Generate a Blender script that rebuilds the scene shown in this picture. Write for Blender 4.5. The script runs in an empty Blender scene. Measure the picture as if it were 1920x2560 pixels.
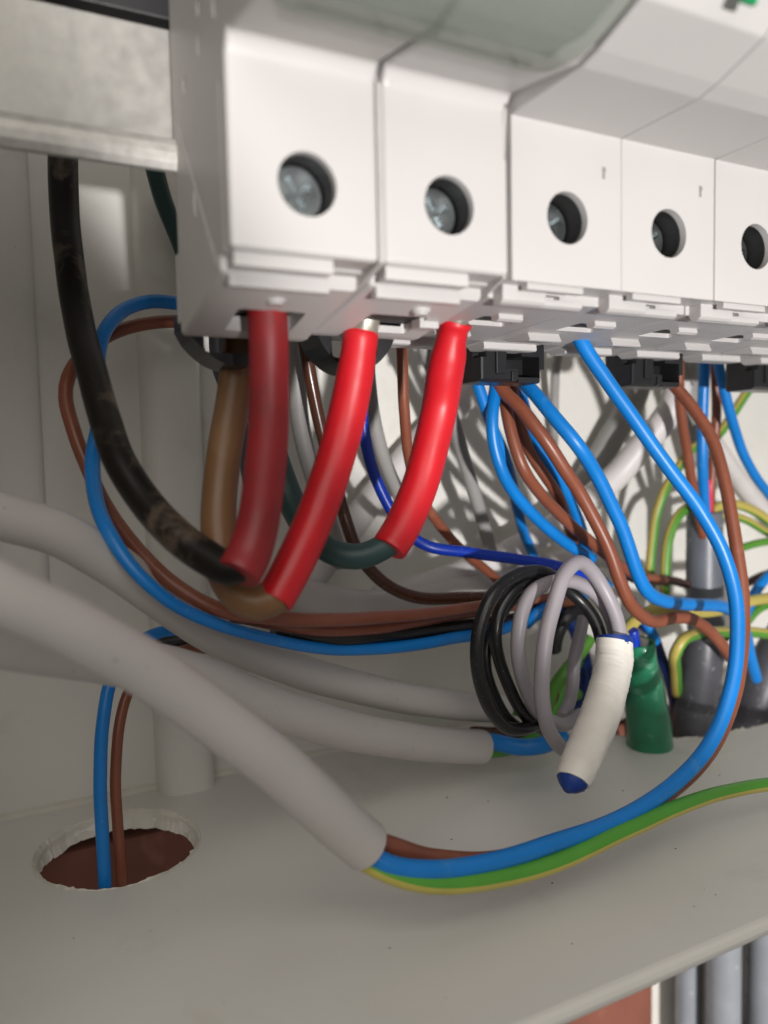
import bpy, bmesh, math, random
import numpy as np
from mathutils import Vector, Matrix
random.seed(4); np.random.seed(4)
S = bpy.context.scene
MM = 0.001
# ------------------------------------------------------------------ camera (all lengths below in millimetres)
F = 1950.0
_X = Vector((3840, -220, 1950)).normalized()
_D = Vector((590, 27600, 1950)).normalized()
_Z = -_D
_Y = _Z.cross(_X).normalized()
_X = _Y.cross(_Z).normalized()
R = Matrix((_X, _Y, _Z))                 # camera (right, down, forward) -> world
CAM = Vector((-22.99, -78.76, -21.00))
cam = bpy.data.cameras.new('camera'); camo = bpy.data.objects.new('camera', cam); S.collection.objects.link(camo)
m = Matrix.Identity(4)
cr, cd, cf = R @ Vector((1,0,0)), R @ Vector((0,1,0)), R @ Vector((0,0,1))
for i in range(3):
    m[i][0] = cr[i]; m[i][1] = -cd[i]; m[i][2] = -cf[i]; m[i][3] = CAM[i]*MM
camo.matrix_world = m
cam.sensor_fit = 'AUTO'; cam.sensor_width = 36; cam.lens = F/2560*36
cam.clip_start = 0.002; cam.clip_end = 10
cam.dof.use_dof = True; cam.dof.focus_distance = 0.132; cam.dof.aperture_fstop = 15
S.camera = camo
S.render.resolution_x = 768; S.render.resolution_y = 1024
# ------------------------------------------------------------------ light
w = bpy.data.worlds.new('World'); S.world = w; w.use_nodes = True
w.node_tree.nodes['Background'].inputs[0].default_value = (1.0, 0.955, 0.90, 1)
w.node_tree.nodes['Background'].inputs[1].default_value = 0.24
def aim(o, p):
    o.rotation_euler = (Vector(p)*MM - o.location).to_track_quat('-Z', 'Y').to_euler()
def spot(name, loc, to, power, angle, blend, radius, color):
    l = bpy.data.lights.new(name, 'SPOT'); l.energy = power; l.spot_size = math.radians(angle); l.spot_blend = blend
    l.shadow_soft_size = radius*MM; l.color = color
    o = bpy.data.objects.new(name, l); S.collection.objects.link(o); o.location = Vector(loc)*MM; aim(o, to)
LP = Vector((-20, -380, -93))
def azel(az, el, d=400):
    az, el = math.radians(az), math.radians(el)
    return LP + Vector((math.sin(az)*math.cos(el), math.cos(az)*math.cos(el), math.sin(el)))*d
spot('work_lamp', LP, azel(32, 30.2), 9.2, 63.3, 0.06, 8.0, (1.0, 0.97, 0.95))
spot('added_lower_spot', (60, -320, -200), (140, 60, -160), 7.0, 20, 0.3, 4.0, (1.0, 0.965, 0.94))  # added spot without a real source, brightens the conduits under the box
a = bpy.data.lights.new('room_light', 'AREA'); a.energy = 2.0; a.size = 0.55; a.color = (1.0, 0.95, 0.87)
ao = bpy.data.objects.new('room_light', a); S.collection.objects.link(ao); ao.location = (-0.22, -0.48, 0.34); aim(ao, (30, 20, -60))
S.view_settings.view_transform = 'Standard'; S.view_settings.look = 'None'; S.view_settings.gamma = 1
S.view_settings.exposure = 0.0
# ------------------------------------------------------------------ placing
def on(px, py, ax, val):
    r = R @ Vector((px-960, py-1280, F)); t = (val - CAM[ax])/r[ax]; return CAM + r*t
K = 1.1574
FR = {'U': (0, 0, K), 'P': (0, 0, 1), 'C3': (1150, 1350, .3028), 'C4': (1100, 650, .4943), 'C5': (1100, 1150, .4943), 'C7': (700, 1000, .3617)}
def at(u, v, Y, fr='U'):
    ox, oy, s = FR[fr]; return on(ox+u*s, oy+v*s, 1, Y)
def depth(p): return (p-CAM).dot(cf)
def path(fr, *pts):
    out = []
    for q in pts:
        if len(q) == 4: out.append(at(q[0], q[1], q[2], q[3]))
        else: out.append(at(*q, fr=fr))
    return out
# ------------------------------------------------------------------ materials
def lin(c): return tuple(((x/255)/12.92 if x/255 <= .04045 else ((x/255+.055)/1.055)**2.4) for x in c)
def mat(name, col, rough=.4, bump=.02, bscale=900, var=.12, vscale=120, speck=None, speck_amt=.0, metal=0, coat=0, stripe=None, sub=0, speck_scale=700, spec=.5, trans=0, scratch=0, wear=None):
    M = bpy.data.materials.new(name); M.use_nodes = True; N = M.node_tree.nodes; L = M.node_tree.links
    b = N['Principled BSDF']; b.inputs['Roughness'].default_value = rough; b.inputs['Metallic'].default_value = metal
    b.inputs['Specular IOR Level'].default_value = spec
    b.inputs['Coat Weight'].default_value = coat; b.inputs['Coat Roughness'].default_value = .2
    if sub: b.inputs['Subsurface Weight'].default_value = sub; b.inputs['Subsurface Radius'].default_value = (.002,.001,.001); 
    if trans: b.inputs['Transmission Weight'].default_value = trans
    tc = N.new('ShaderNodeTexCoord')
    n1 = N.new('ShaderNodeTexNoise'); n1.inputs['Scale'].default_value = vscale; n1.inputs['Detail'].default_value = 5
    L.new(tc.outputs['Object'], n1.inputs['Vector'])
    base = None
    if stripe:
        uv = N.new('ShaderNodeUVMap'); sx = N.new('ShaderNodeSeparateXYZ'); L.new(uv.outputs[0], sx.inputs[0])
        # u runs round the wire; a yellow band of a third of the girth
        sub_ = N.new('ShaderNodeMath'); sub_.operation = 'SUBTRACT'; sub_.inputs[1].default_value = .5; L.new(sx.outputs[0], sub_.inputs[0])
        ab = N.new('ShaderNodeMath'); ab.operation = 'ABSOLUTE'; L.new(sub_.outputs[0], ab.inputs[0])
        lt = N.new('ShaderNodeMath'); lt.operation = 'LESS_THAN'; lt.inputs[1].default_value = stripe[1]; L.new(ab.outputs[0], lt.inputs[0])
        mx = N.new('ShaderNodeMix'); mx.data_type = 'RGBA'; mx.inputs['A'].default_value = (*col, 1); mx.inputs['B'].default_value = (*stripe[0], 1)
        L.new(lt.outputs[0], mx.inputs['Factor']); base = mx.outputs['Result']
    if base is None:
        rgb = N.new('ShaderNodeRGB'); rgb.outputs[0].default_value = (*col, 1); base = rgb.outputs[0]
    mr = N.new('ShaderNodeMapRange'); mr.inputs['From Min'].default_value = .3; mr.inputs['From Max'].default_value = .7
    mr.inputs['To Min'].default_value = 1-var; mr.inputs['To Max'].default_value = 1+var*.6; L.new(n1.outputs[0], mr.inputs[0])
    mul = N.new('ShaderNodeMix'); mul.data_type = 'RGBA'; mul.blend_type = 'MULTIPLY'; mul.inputs['Factor'].default_value = 1
    L.new(base, mul.inputs['A']); L.new(mr.outputs[0], mul.inputs['B']); base = mul.outputs['Result']
    if wear:
        nw = N.new('ShaderNodeTexNoise'); nw.inputs['Scale'].default_value = wear[1]; nw.inputs['Detail'].default_value = 8; nw.inputs['Roughness'].default_value = .65; nw.inputs['Distortion'].default_value = .4
        L.new(tc.outputs['Object'], nw.inputs['Vector'])
        cw = N.new('ShaderNodeMapRange'); cw.inputs['From Min'].default_value = wear[2]; cw.inputs['From Max'].default_value = wear[2]+.12; L.new(nw.outputs[0], cw.inputs[0])
        cm = N.new('ShaderNodeMath'); cm.operation = 'MULTIPLY'; cm.inputs[1].default_value = wear[3]; L.new(cw.outputs[0], cm.inputs[0])
        mw = N.new('ShaderNodeMix'); mw.data_type = 'RGBA'; L.new(cm.outputs[0], mw.inputs['Factor']); L.new(base, mw.inputs['A']); mw.inputs['B'].default_value = (*wear[0], 1); base = mw.outputs['Result']
    if speck:
        n2 = N.new('ShaderNodeTexNoise'); n2.inputs['Scale'].default_value = speck_scale; n2.inputs['Detail'].default_value = 2
        L.new(tc.outputs['Object'], n2.inputs['Vector'])
        gt = N.new('ShaderNodeMapRange'); gt.inputs['From Min'].default_value = .72-speck_amt; gt.inputs['From Max'].default_value = .76-speck_amt
        L.new(n2.outputs[0], gt.inputs[0])
        m2 = N.new('ShaderNodeMix'); m2.data_type = 'RGBA'; L.new(gt.outputs[0], m2.inputs['Factor']); L.new(base, m2.inputs['A']); m2.inputs['B'].default_value = (*speck, 1)
        base = m2.outputs['Result']
    L.new(base, b.inputs['Base Color'])
    n3 = N.new('ShaderNodeTexNoise'); n3.inputs['Scale'].default_value = bscale; n3.inputs['Detail'].default_value = 4
    L.new(tc.outputs['Object'], n3.inputs['Vector'])
    bp = N.new('ShaderNodeBump'); bp.inputs['Strength'].default_value = min(1, bump*10); bp.inputs['Distance'].default_value = .00004
    L.new(n3.outputs[0], bp.inputs['Height']); L.new(bp.outputs[0], b.inputs['Normal'])
    rr = N.new('ShaderNodeMapRange'); rr.inputs['To Min'].default_value = max(.05, rough-.1); rr.inputs['To Max'].default_value = min(1, rough+.12)
    L.new(n1.outputs[0], rr.inputs[0]); L.new(rr.outputs[0], b.inputs['Roughness'])
    return M
BLUE = mat('blue_pvc', (.002, .185, .58), .36, .03, wear=((.10,.30,.55), 130, .60, .4), speck=(.3,.42,.6), speck_amt=-.02, speck_scale=2600, var=.1)
ROYAL = mat('royal_blue_pvc', (.003, .035, .40), .33, .02, speck=(.4,.5,.7), speck_amt=-.02, speck_scale=2600)
NAVY = mat('dark_blue_pvc', (.003, .02, .12), .3, .02)
BROWN = mat('brown_pvc', (.22, .066, .034), .36, .03, wear=((.32,.14,.09), 130, .58, .5), speck=(.4,.25,.2), speck_amt=-.02, speck_scale=2600, var=.12)
DBROWN = mat('dark_brown_pvc', (.075, .028, .016), .25, .02, speck=(.4,.3,.25), speck_amt=-.02, speck_scale=2600)
TAN = mat('tan_brown_pvc', (.20, .10, .042), .42, .03, var=.12, wear=((.25,.16,.08), 120, .58, .4))
BLACKC = mat('scuffed_black_pvc', (.007, .005, .004), .36, .04, var=.3, spec=.25, wear=((.17,.125,.09), 75, .545, .8))
BLACK = mat('black_pvc', (.009, .009, .010), .3, .02, speck=(.1,.1,.1), speck_amt=.03, speck_scale=2600)
TEAL = mat('dark_teal_pvc', (.022, .062, .062), .45, .03)
GREYC = mat('grey_cable_sheath', (.50, .472, .455), .44, .04, bscale=500, var=.05, vscale=60, speck=(.25,.22,.19), speck_amt=-.02, speck_scale=900, wear=((.24,.21,.18), 160, .63, .5))
GREYW = mat('grey_wire_pvc', (.30, .275, .30), .4, .03, var=.08)
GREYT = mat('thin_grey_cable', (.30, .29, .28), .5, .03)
PALEG = mat('pale_grey_cable', (.62, .59, .58), .45, .03, var=.06)
DGREY = mat('dark_grey_sheath', (.075, .075, .088), .38, .06, var=.2, speck=(.16,.16,.18), speck_amt=.06, speck_scale=600)
SLATE = mat('slate_grey_sleeve', (.13, .14, .17), .38, .05, var=.15, speck=(.3,.3,.33), speck_amt=.04, speck_scale=500)
GREENT = mat('green_tape', (.02, .20, .10), .15, .08, bscale=250, var=.3, wear=((.20,.45,.32), 170, .58, .6))
WTAPE = mat('white_tape', (.72, .69, .63), .5, .06, bscale=350, var=.06)
BTAPE = mat('blue_tape', (.006, .035, .22), .45, .05, var=.2)
REDDULL = mat('dull_red_heat_shrink', (.27, .012, .016), .45, .05, bscale=400, var=.25, vscale=90, wear=((.14,.03,.025), 70, .56, .6))  # darker red with brownish patches, used on the first sleeve
RED = mat('red_heat_shrink', (.56, .008, .016), .38, .05, bscale=400, var=.12, vscale=150)
GY = mat('green_yellow_pvc', (.085, .32, .035), .38, .02, stripe=((.48,.42,.09), .14), var=.08)
WHITEP = mat('white_device_plastic', (.505, .488, .48), .42, .03, bscale=700, var=.04, vscale=40, wear=((.46,.43,.40), 55, .6, .3))
DIRTYP = mat('dirty_white_device_plastic', (.46, .44, .425), .5, .04, var=.08, vscale=40, wear=((.20,.16,.14), 70, .62, .6))
BOX = mat('enclosure_plastic', (.74, .725, .68), .45, .05, bscale=1200, var=.05, vscale=25, speck=(.12,.09,.07), speck_amt=-.05, speck_scale=900, wear=((.50,.46,.40), 30, .58, .35))
BURR = mat('torn_plastic', (.66, .63, .56), .6, .1, var=.1)
CLIP = mat('black_clip_plastic', (.016, .016, .018), .33, .05, var=.2)
DARK = mat('recess_shade', (.01, .009, .009), .6, .02)  # near-black colour standing for the shade inside wells and mouths
INK = mat('grey_marking', (.25, .24, .23), .6, .02)
ZINC = mat('zinc_screw', (.42, .46, .47), .3, .04, metal=1, var=.2, vscale=400)
GALV = mat('galvanised_steel', (.40, .39, .37), .42, .05, bscale=900, metal=.7, var=.10, vscale=500)
GALV2 = mat('lit_galvanised_edge', (.50, .485, .46), .42, .05, metal=.4, var=.15, vscale=700)  # lighter copy of the steel, light on the flange put into the colour
COPPER = mat('tinned_ferrule', (.62, .58, .50), .3, .05, metal=.8, var=.3, vscale=600)
BRICK = mat('terracotta_block', (.19, .065, .042), .85, .4, bscale=300, var=.3, vscale=40, wear=((.30,.15,.10), 50, .6, .6))
PLASTER = mat('white_plaster', (.72, .69, .64), .8, .2, bscale=400, var=.05)
CONDUIT = mat('grey_conduit_plastic', (.27, .29, .32), .28, .05, var=.25, vscale=60, speck=(.5,.5,.5), speck_amt=.0, speck_scale=500)
PINK = mat('pink_marker_plastic', (.7, .03, .08), .35, .02)
GREENM = mat('green_indicator', (.0, .25, .08), .4, .02)
def mat_cover():
    M = bpy.data.materials.new('clear_cover_plastic'); M.use_nodes = True; N = M.node_tree.nodes; L = M.node_tree.links
    b = N['Principled BSDF']; b.inputs['Base Color'].default_value = (.40, .43, .39, 1); b.inputs['Roughness'].default_value = .05
    t = N.new('ShaderNodeBsdfTransparent'); t.inputs[0].default_value = (.80, .83, .80, 1)
    mx = N.new('ShaderNodeMixShader'); mx.inputs[0].default_value = .38
    n = N.new('ShaderNodeTexNoise'); n.inputs['Scale'].default_value = 60; tc = N.new('ShaderNodeTexCoord'); L.new(tc.outputs['Object'], n.inputs['Vector'])
    mr = N.new('ShaderNodeMapRange'); mr.inputs['To Min'].default_value = .2; mr.inputs['To Max'].default_value = .42; L.new(n.outputs[0], mr.inputs[0]); L.new(mr.outputs[0], mx.inputs[0])
    L.new(t.outputs[0], mx.inputs[1]); L.new(b.outputs[0], mx.inputs[2]); L.new(mx.outputs[0], N['Material Output'].inputs['Surface'])
    return M
COVER = mat_cover()
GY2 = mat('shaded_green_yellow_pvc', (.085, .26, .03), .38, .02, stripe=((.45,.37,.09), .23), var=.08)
# ------------------------------------------------------------------ object helpers
def tag(o, label=None, cat=None, group=None, kind=None):
    if label: o['label'] = label
    if cat: o['category'] = cat
    if group: o['group'] = group
    if kind: o['kind'] = kind
    return o
def thing(name, base, label, cat, group=None):
    o = bpy.data.objects.new(name, None); S.collection.objects.link(o); o.location = Vector(base)*MM
    o.empty_display_size = .005
    return tag(o, label, cat, group)
def obj(name, bm, material, parent=None, base=None, smooth=False, origin=None):
    """link a bmesh given in world millimetres; local origin = its parents' total location"""
    me = bpy.data.meshes.new(name)
    if isinstance(bm, bpy.types.Mesh): me = bm
    else: bmesh.ops.recalc_face_normals(bm, faces=bm.faces); bm.to_mesh(me); bm.free()
    me.transform(Matrix.Scale(MM, 4))
    for mt in (material if isinstance(material, (list, tuple)) else [material]): me.materials.append(mt)
    if smooth:
        for p in me.polygons: p.use_smooth = True
    o = bpy.data.objects.new(name, me); S.collection.objects.link(o)
    off = Vector((0,0,0))
    if parent:
        q = parent
        while q: off = off + q.location; q = q.parent
        o.parent = parent
        me.transform(Matrix.Translation(-off))
    else:
        c = Vector(origin)*MM if origin is not None else sum((v.co for v in me.vertices), Vector())/len(me.vertices)
        me.transform(Matrix.Translation(-c)); o.location = c
    return o
def box(bm, x0, x1, y0, y1, z0, z1, bev=0, seg=2):
    t = bmesh.new(); bmesh.ops.create_cube(t, size=1)
    for v in t.verts: v.co = Vector(((x0+x1)/2+v.co.x*(x1-x0), (y0+y1)/2+v.co.y*(y1-y0), (z0+z1)/2+v.co.z*(z1-z0)))
    if bev: bmesh.ops.bevel(t, geom=t.edges[:], offset=bev, segments=seg, affect='EDGES', profile=.6)
    add(bm, t)
def add(bm, t):
    me = bpy.data.meshes.new('tmp'); t.to_mesh(me); t.free(); bm.from_mesh(me); bpy.data.meshes.remove(me)
def prism_x(bm, prof, x0, x1, bev=0, seg=2):
    t = bmesh.new()
    a = [t.verts.new((x0, y, z)) for y, z in prof]; b = [t.verts.new((x1, y, z)) for y, z in prof]
    t.faces.new(a); t.faces.new(b[::-1]); n = len(prof)
    for i in range(n): t.faces.new((a[i], a[(i+1) % n], b[(i+1) % n], b[i]))
    bmesh.ops.recalc_face_normals(t, faces=t.faces)
    if bev: bmesh.ops.bevel(t, geom=t.edges[:], offset=bev, segments=seg, affect='EDGES', profile=.6)
    add(bm, t)
def cyl(bm, c, axis, r, h, n=32, r2=None, bev=0):
    t = bmesh.new(); bmesh.ops.create_cone(t, cap_ends=True, segments=n, radius1=r, radius2=r if r2 is None else r2, depth=h)
    if bev: bmesh.ops.bevel(t, geom=[e for e in t.edges if len(e.link_faces) == 2 and any(len(f.verts) > 4 for f in e.link_faces)], offset=bev, segments=2, affect='EDGES')
    q = Vector((0,0,1)).rotation_difference(Vector(axis).normalized())
    for v in t.verts: v.co = q @ v.co + Vector(c)
    add(bm, t)
def boolean(bm, cutters, op='DIFFERENCE'):
    """exact boolean of one bmesh by a list of bmeshes, all in mm; returns a mesh"""
    me = bpy.data.meshes.new('b'); bmesh.ops.recalc_face_normals(bm, faces=bm.faces); bm.to_mesh(me); bm.free()
    o = bpy.data.objects.new('b', me); S.collection.objects.link(o); kill = [o]
    for c in cutters:
        mc = bpy.data.meshes.new('c'); bmesh.ops.recalc_face_normals(c, faces=c.faces); c.to_mesh(mc); c.free()
        oc = bpy.data.objects.new('c', mc); S.collection.objects.link(oc); kill.append(oc)
        md = o.modifiers.new('m', 'BOOLEAN'); md.operation = op; md.solver = 'EXACT'; md.object = oc
    bpy.context.view_layer.update()
    r = bpy.data.meshes.new_from_object(o.evaluated_get(bpy.context.evaluated_depsgraph_get()))
    for k in kill: bpy.data.objects.remove(k)
    r.materials.clear()
    return r
def catmull(P, step=1.2):
    P = [Vector(p) for p in P]
    Q = [P[0]*2-P[1]] + P + [P[-1]*2-P[-2]]
    out = []
    for i in range(1, len(Q)-2):
        p0, p1, p2, p3 = Q[i-1], Q[i], Q[i+1], Q[i+2]
        d = [max(1e-3, (b-a).length)**.5 for a, b in ((p0,p1),(p1,p2),(p2,p3))]
        t0 = 0; t1 = t0+d[0]; t2 = t1+d[1]; t3 = t2+d[2]
        n = max(2, int((p2-p1).length/step))
        for k in range(n):
            t = t1+(t2-t1)*k/n
            A1 = p0*((t1-t)/(t1-t0))+p1*((t-t0)/(t1-t0)); A2 = p1*((t2-t)/(t2-t1))+p2*((t-t1)/(t2-t1)); A3 = p2*((t3-t)/(t3-t2))+p3*((t-t2)/(t3-t2))
            B1 = A1*((t2-t)/(t2-t0))+A2*((t-t0)/(t2-t0)); B2 = A2*((t3-t)/(t3-t1))+A3*((t-t1)/(t3-t1))
            out.append((B1*((t2-t)/(t2-t1))+B2*((t-t1)/(t2-t1)), (i-1)+k/n))
    out.append((P[-1], len(P)-1))
    return out
def tube(bm, P, r, n=18, step=1.2, phase=0, twist=0, wob=0, round_end=.35, wall=0):
    """tapered tube along points P; r = radius or a list with one radius per point"""
    uvl = bm.loops.layers.uv.verify()
    C = catmull(P, step); pts = [c[0] for c in C]; par = [c[1] for c in C]
    rad = [r if not isinstance(r, (list, tuple)) else r[min(int(t), len(r)-1)]*(1-(t-int(t)))+r[min(int(t)+1, len(r)-1)]*(t-int(t)) for t in par]
    ja, jb = random.random()*9, random.random()*9; sl = 0
    for i in range(1, len(pts)-1):
        sl += (pts[i]-pts[i-1]).length
        pts[i] = pts[i] + Vector((math.sin(sl*.25+ja)+.4*math.sin(sl*.6+jb), math.sin(sl*.22+jb), math.sin(sl*.28+jb)+.4*math.sin(sl*.55+ja)))*.045
    T = [(pts[min(i+1, len(pts)-1)]-pts[max(i-1, 0)]).normalized() for i in range(len(pts))]
    nrm = T[0].cross(Vector((.3, .5, .8))).normalized(); rings = []; s = 0
    seeds = [random.random()*50 for _ in range(2)]
    def ring(p, t, nn, rr, a0):
        bb = t.cross(nn)
        return [bm.verts.new(p + (nn*math.cos(a0+2*math.pi*k/n) + bb*math.sin(a0+2*math.pi*k/n))*rr*(1+wob*math.sin(k*2.1+seeds[0]+s*.6))) for k in range(n)]
    for i, p in enumerate(pts):
        if i:
            s += (p-pts[i-1]).length
            nrm = (T[i-1].rotation_difference(T[i]) @ nrm); nrm = (nrm-T[i]*nrm.dot(T[i])).normalized()
        if i == 0 and round_end: rings.append((ring(p-T[0]*rad[0]*.02, T[0], nrm, rad[0]*(1-round_end*.35), phase), -.1))
        pp = p + T[0]*rad[0]*.15 if (i == 0 and round_end) else p
        rings.append((ring(pp, T[i], nrm, rad[i], phase+twist*s), s))
        if i == len(pts)-1 and round_end: rings.append((ring(p+T[i]*rad[i]*.15, T[i], nrm, rad[i]*(1-round_end*.35), phase+twist*s), s+.1))
    for (a, sa), (b, sb) in zip(rings, rings[1:]):
        for k in range(n):
            f = bm.faces.new((a[k], a[(k+1) % n], b[(k+1) % n], b[k])); f.smooth = True
            for l, (u, v) in zip(f.loops, ((k, sa), (k+1, sa), (k+1, sb), (k, sb))): l[uvl].uv = (u/n, v*.1)
    for rg, fl in ((rings[0][0], True), (rings[-1][0], False)):
        f = bm.faces.new(rg[::-1] if fl else rg); f.smooth = False
        for e in f.edges: e.smooth = False
    return bm
def px_r(p, wpx): return wpx*depth(p)/F/2     # radius of a thing seen wpx source pixels wide at p
def wire(name, label, material, P, d, cat='wire', group=None, **k):
    b = bmesh.new(); tube(b, P, d/2 if not isinstance(d, (list, tuple)) else [x/2 for x in d], **k)
    o = obj(name, b, material)
    return tag(o, label, cat, group)
# ================================================================== ENCLOSURE
FZ = -89.0; WY = 85.0
enc = thing('distribution_box', (40, WY, FZ), 'large beige plastic distribution box whose back wall and drilled floor surround all the wiring', 'distribution box')
b = bmesh.new(); box(b, -140, 420, WY, WY+3, FZ-4, 170)
obj('back_panel', b, BOX, enc)
b = bmesh.new(); box(b, -50, -46.5, -8, WY-.1, FZ-4, 170, .4); obj('side_panel', b, BOX, enc)
# floor with two drilled holes, ragged edges
def ragged(cx, cy, rx, ry, z0, z1, n=90, amp=.35, seed=1):
    rnd = random.Random(seed); t = bmesh.new(); prof = []
    v = 0
    for i in range(n):
        v = v*.6 + rnd.uniform(-1, 1)*amp*.5 + (rnd.random() < .08)*amp*rnd.uniform(-1.5, 1.5)
        prof.append(v)
    a = [t.verts.new((cx+(rx+prof[i])*math.cos(2*math.pi*i/n), cy+(ry+prof[i])*math.sin(2*math.pi*i/n), z0)) for i in range(n)]
    c = [t.verts.new((cx+(rx+prof[i])*math.cos(2*math.pi*i/n), cy+(ry+prof[i])*math.sin(2*math.pi*i/n), z1)) for i in range(n)]
    t.faces.new(a[::-1]); t.faces.new(c)
    for i in range(n): t.faces.new((a[i], a[(i+1) % n], c[(i+1) % n], c[i]))
    return t
b = bmesh.new(); prism_x(b, [(-6.0, FZ), (WY, FZ), (WY, FZ-3.5), (-5.6, FZ-3.0), (-6.4, FZ-2.6), (-6.9, FZ-1.9), (-7.1, FZ-1.2), (-6.9, FZ-.55), (-6.5, FZ-.15)], -140, 420)
HX, HY = -5.2, 62.8
floor_me = boolean(b, [ragged(HX, HY, 13.7, 14.2, FZ-6, FZ+2, seed=3), ragged(143, 62.5, 34.5, 15.2, FZ-6, FZ+2, n=200, amp=.5, seed=8)])
fo = obj('bottom_panel', floor_me, BOX, enc)
b = bmesh.new(); prism_x(b, [(WY+.5, FZ+1.5), (WY-.7, FZ+.7), (WY-1.3, FZ-.5), (WY+.5, FZ-.5)], -139.5, 419.5)
obj('corner_seam', b, BURR, enc)
# torn burr round the drilled hole
def burr(cx, cy, rx, ry, seed, n=140, drop=3.3):
    rnd = random.Random(seed); t = bmesh.new(); h = [0]*n; o = [0]*n; x = 0; y = 0
    for i in range(n):
        x = x*.7+rnd.uniform(-.14, .2); h[i] = max(.02, .12+x+(rnd.random() < .05)*rnd.uniform(.2, .7)); y = y*.8+rnd.uniform(-.25, .25); o[i] = y
    rings = []
    for f in range(5):
        rg = []
        for i in range(n):
            an = 2*math.pi*i/n; w_ = min(i, n-i)/6 if min(i, n-i) < 6 else 1
            if f == 0: rr, z = .35+abs(o[i])*.7*w_, FZ+.03
            elif f == 1: rr, z = .25+o[i]*.4*w_, FZ+h[i]*w_+.05
            elif f == 2: rr, z = -.35+o[i]*.3*w_, FZ-.5
            elif f == 3: rr, z = -.05+o[i]*.5*w_, FZ-drop*.55
            else: rr, z = -.6+o[i]*.8*w_, FZ-drop-.3+h[i]*w_
            rg.append(t.verts.new((cx+(rx+rr)*math.cos(an), cy+(ry+rr)*math.sin(an), z)))
        rings.append(rg)
    for a_, c_ in zip(rings, rings[1:]):
        for i in range(n): t.faces.new((a_[i], a_[(i+1) % n], c_[(i+1) % n], c_[i]))
    return t
obj('hole_burr', burr(HX, HY, 13.7, 14.2, 5), BURR, enc)
obj('hole_burr', burr(143, 62.5, 34.5, 15.2, 9, n=320), BURR, enc)
# moulded bosses and ribs on the back wall
b = bmesh.new()
def halfpost(bm, xc, hw, dep, z0, z1, n=14):
    prof = []
    for i in range(n+1):
        an = math.pi*i/n; c_, s_ = math.cos(an), math.sin(an)
        prof.append((xc-hw*math.copysign(abs(c_)**.6, c_), WY+.4-dep*abs(s_)**.6))
    a_ = [bm.verts.new((x, y, z0)) for x, y in prof]; e_ = [bm.verts.new((x, y, z1)) for x, y in prof]
    for i in range(n):
        f = bm.faces.new((a_[i], a_[i+1], e_[i+1], e_[i])); f.smooth = True
halfpost(b, 11.3, 5.9, 7, FZ-.2, 170)
obj('mounting_post', b, BOX, enc)
for x0, x1, dp in ((-22.6, -13.0, 3.0),):
    b = bmesh.new(); halfpost(b, (x0+x1)/2, (x1-x0)/2, dp, (-50 if x0 < 0 else FZ-.2) , 170); obj('wall_rib', b, BOX, enc)
b = bmesh.new()
for k in range(40):
    a0, a1 = 2*math.pi*k/40, 2*math.pi*(k+1)/40
    for r0, r1 in ((14, 14.4),):
        f = bm_f = b.faces.new([b.verts.new((-34+r*math.cos(t), WY-.35, 2+r*math.sin(t))) for r, t in ((r0, a0), (r0, a1), (r1, a1), (r1, a0))])
box(b, -47, -20, WY-.3, WY+.2, -11, 15, .1)
obj('knockout', b, BOX, enc)
# room wall seen under the box and through the hole
b = bmesh.new(); box(b, -600, 900, WY+5, WY+30, -700, 500)
w_ = obj('wall', b, PLASTER); tag(w_, kind='structure')
b = bmesh.new(); box(b, -300, 139.5, 77.5, WY+4.8, -330, FZ-6, .8)
tag(obj('terracotta_block', b, BRICK), 'rough terracotta block seen under the box and through its round drilled hole', 'block')
# ================================================================== DIN RAIL
b = bmesh.new()
prism_x(b, [(25.4, 33.6), (24.4, 33.3), (24.4, 19.9), (25.4, 19.9)], -90, 300, .12)
rail = thing('mounting_rail', (100, 24, 17), 'galvanised steel mounting rail coming in from the left behind the white switch', 'mounting rail')
obj('rail_web', b, GALV, rail)
b = bmesh.new(); prism_x(b, [(25.2, 19.85), (23.6, 19.7), (22.7, 19.2), (22.2, 18.4), (22.0, 17.4), (22.1, 16.3), (22.6, 15.4), (23.2, 15.3), (23.4, 18.0), (25.2, 18.8)], -90, 300, .05)
obj('rail_flange', b, GALV2, rail)
b = bmesh.new(); cyl(b, (-11.5, 23.2, 35.4), (0, -1, .15), 1.0, 1.6, 20, bev=.2); obj('rivet', b, ZINC, rail, smooth=False)
b = bmesh.new(); box(b, -90, 300, 23.6, 26.2, 34.2, 60, .2); obj('dark_strip', b, CLIP, rail)  # plain black strip above the rail
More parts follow.
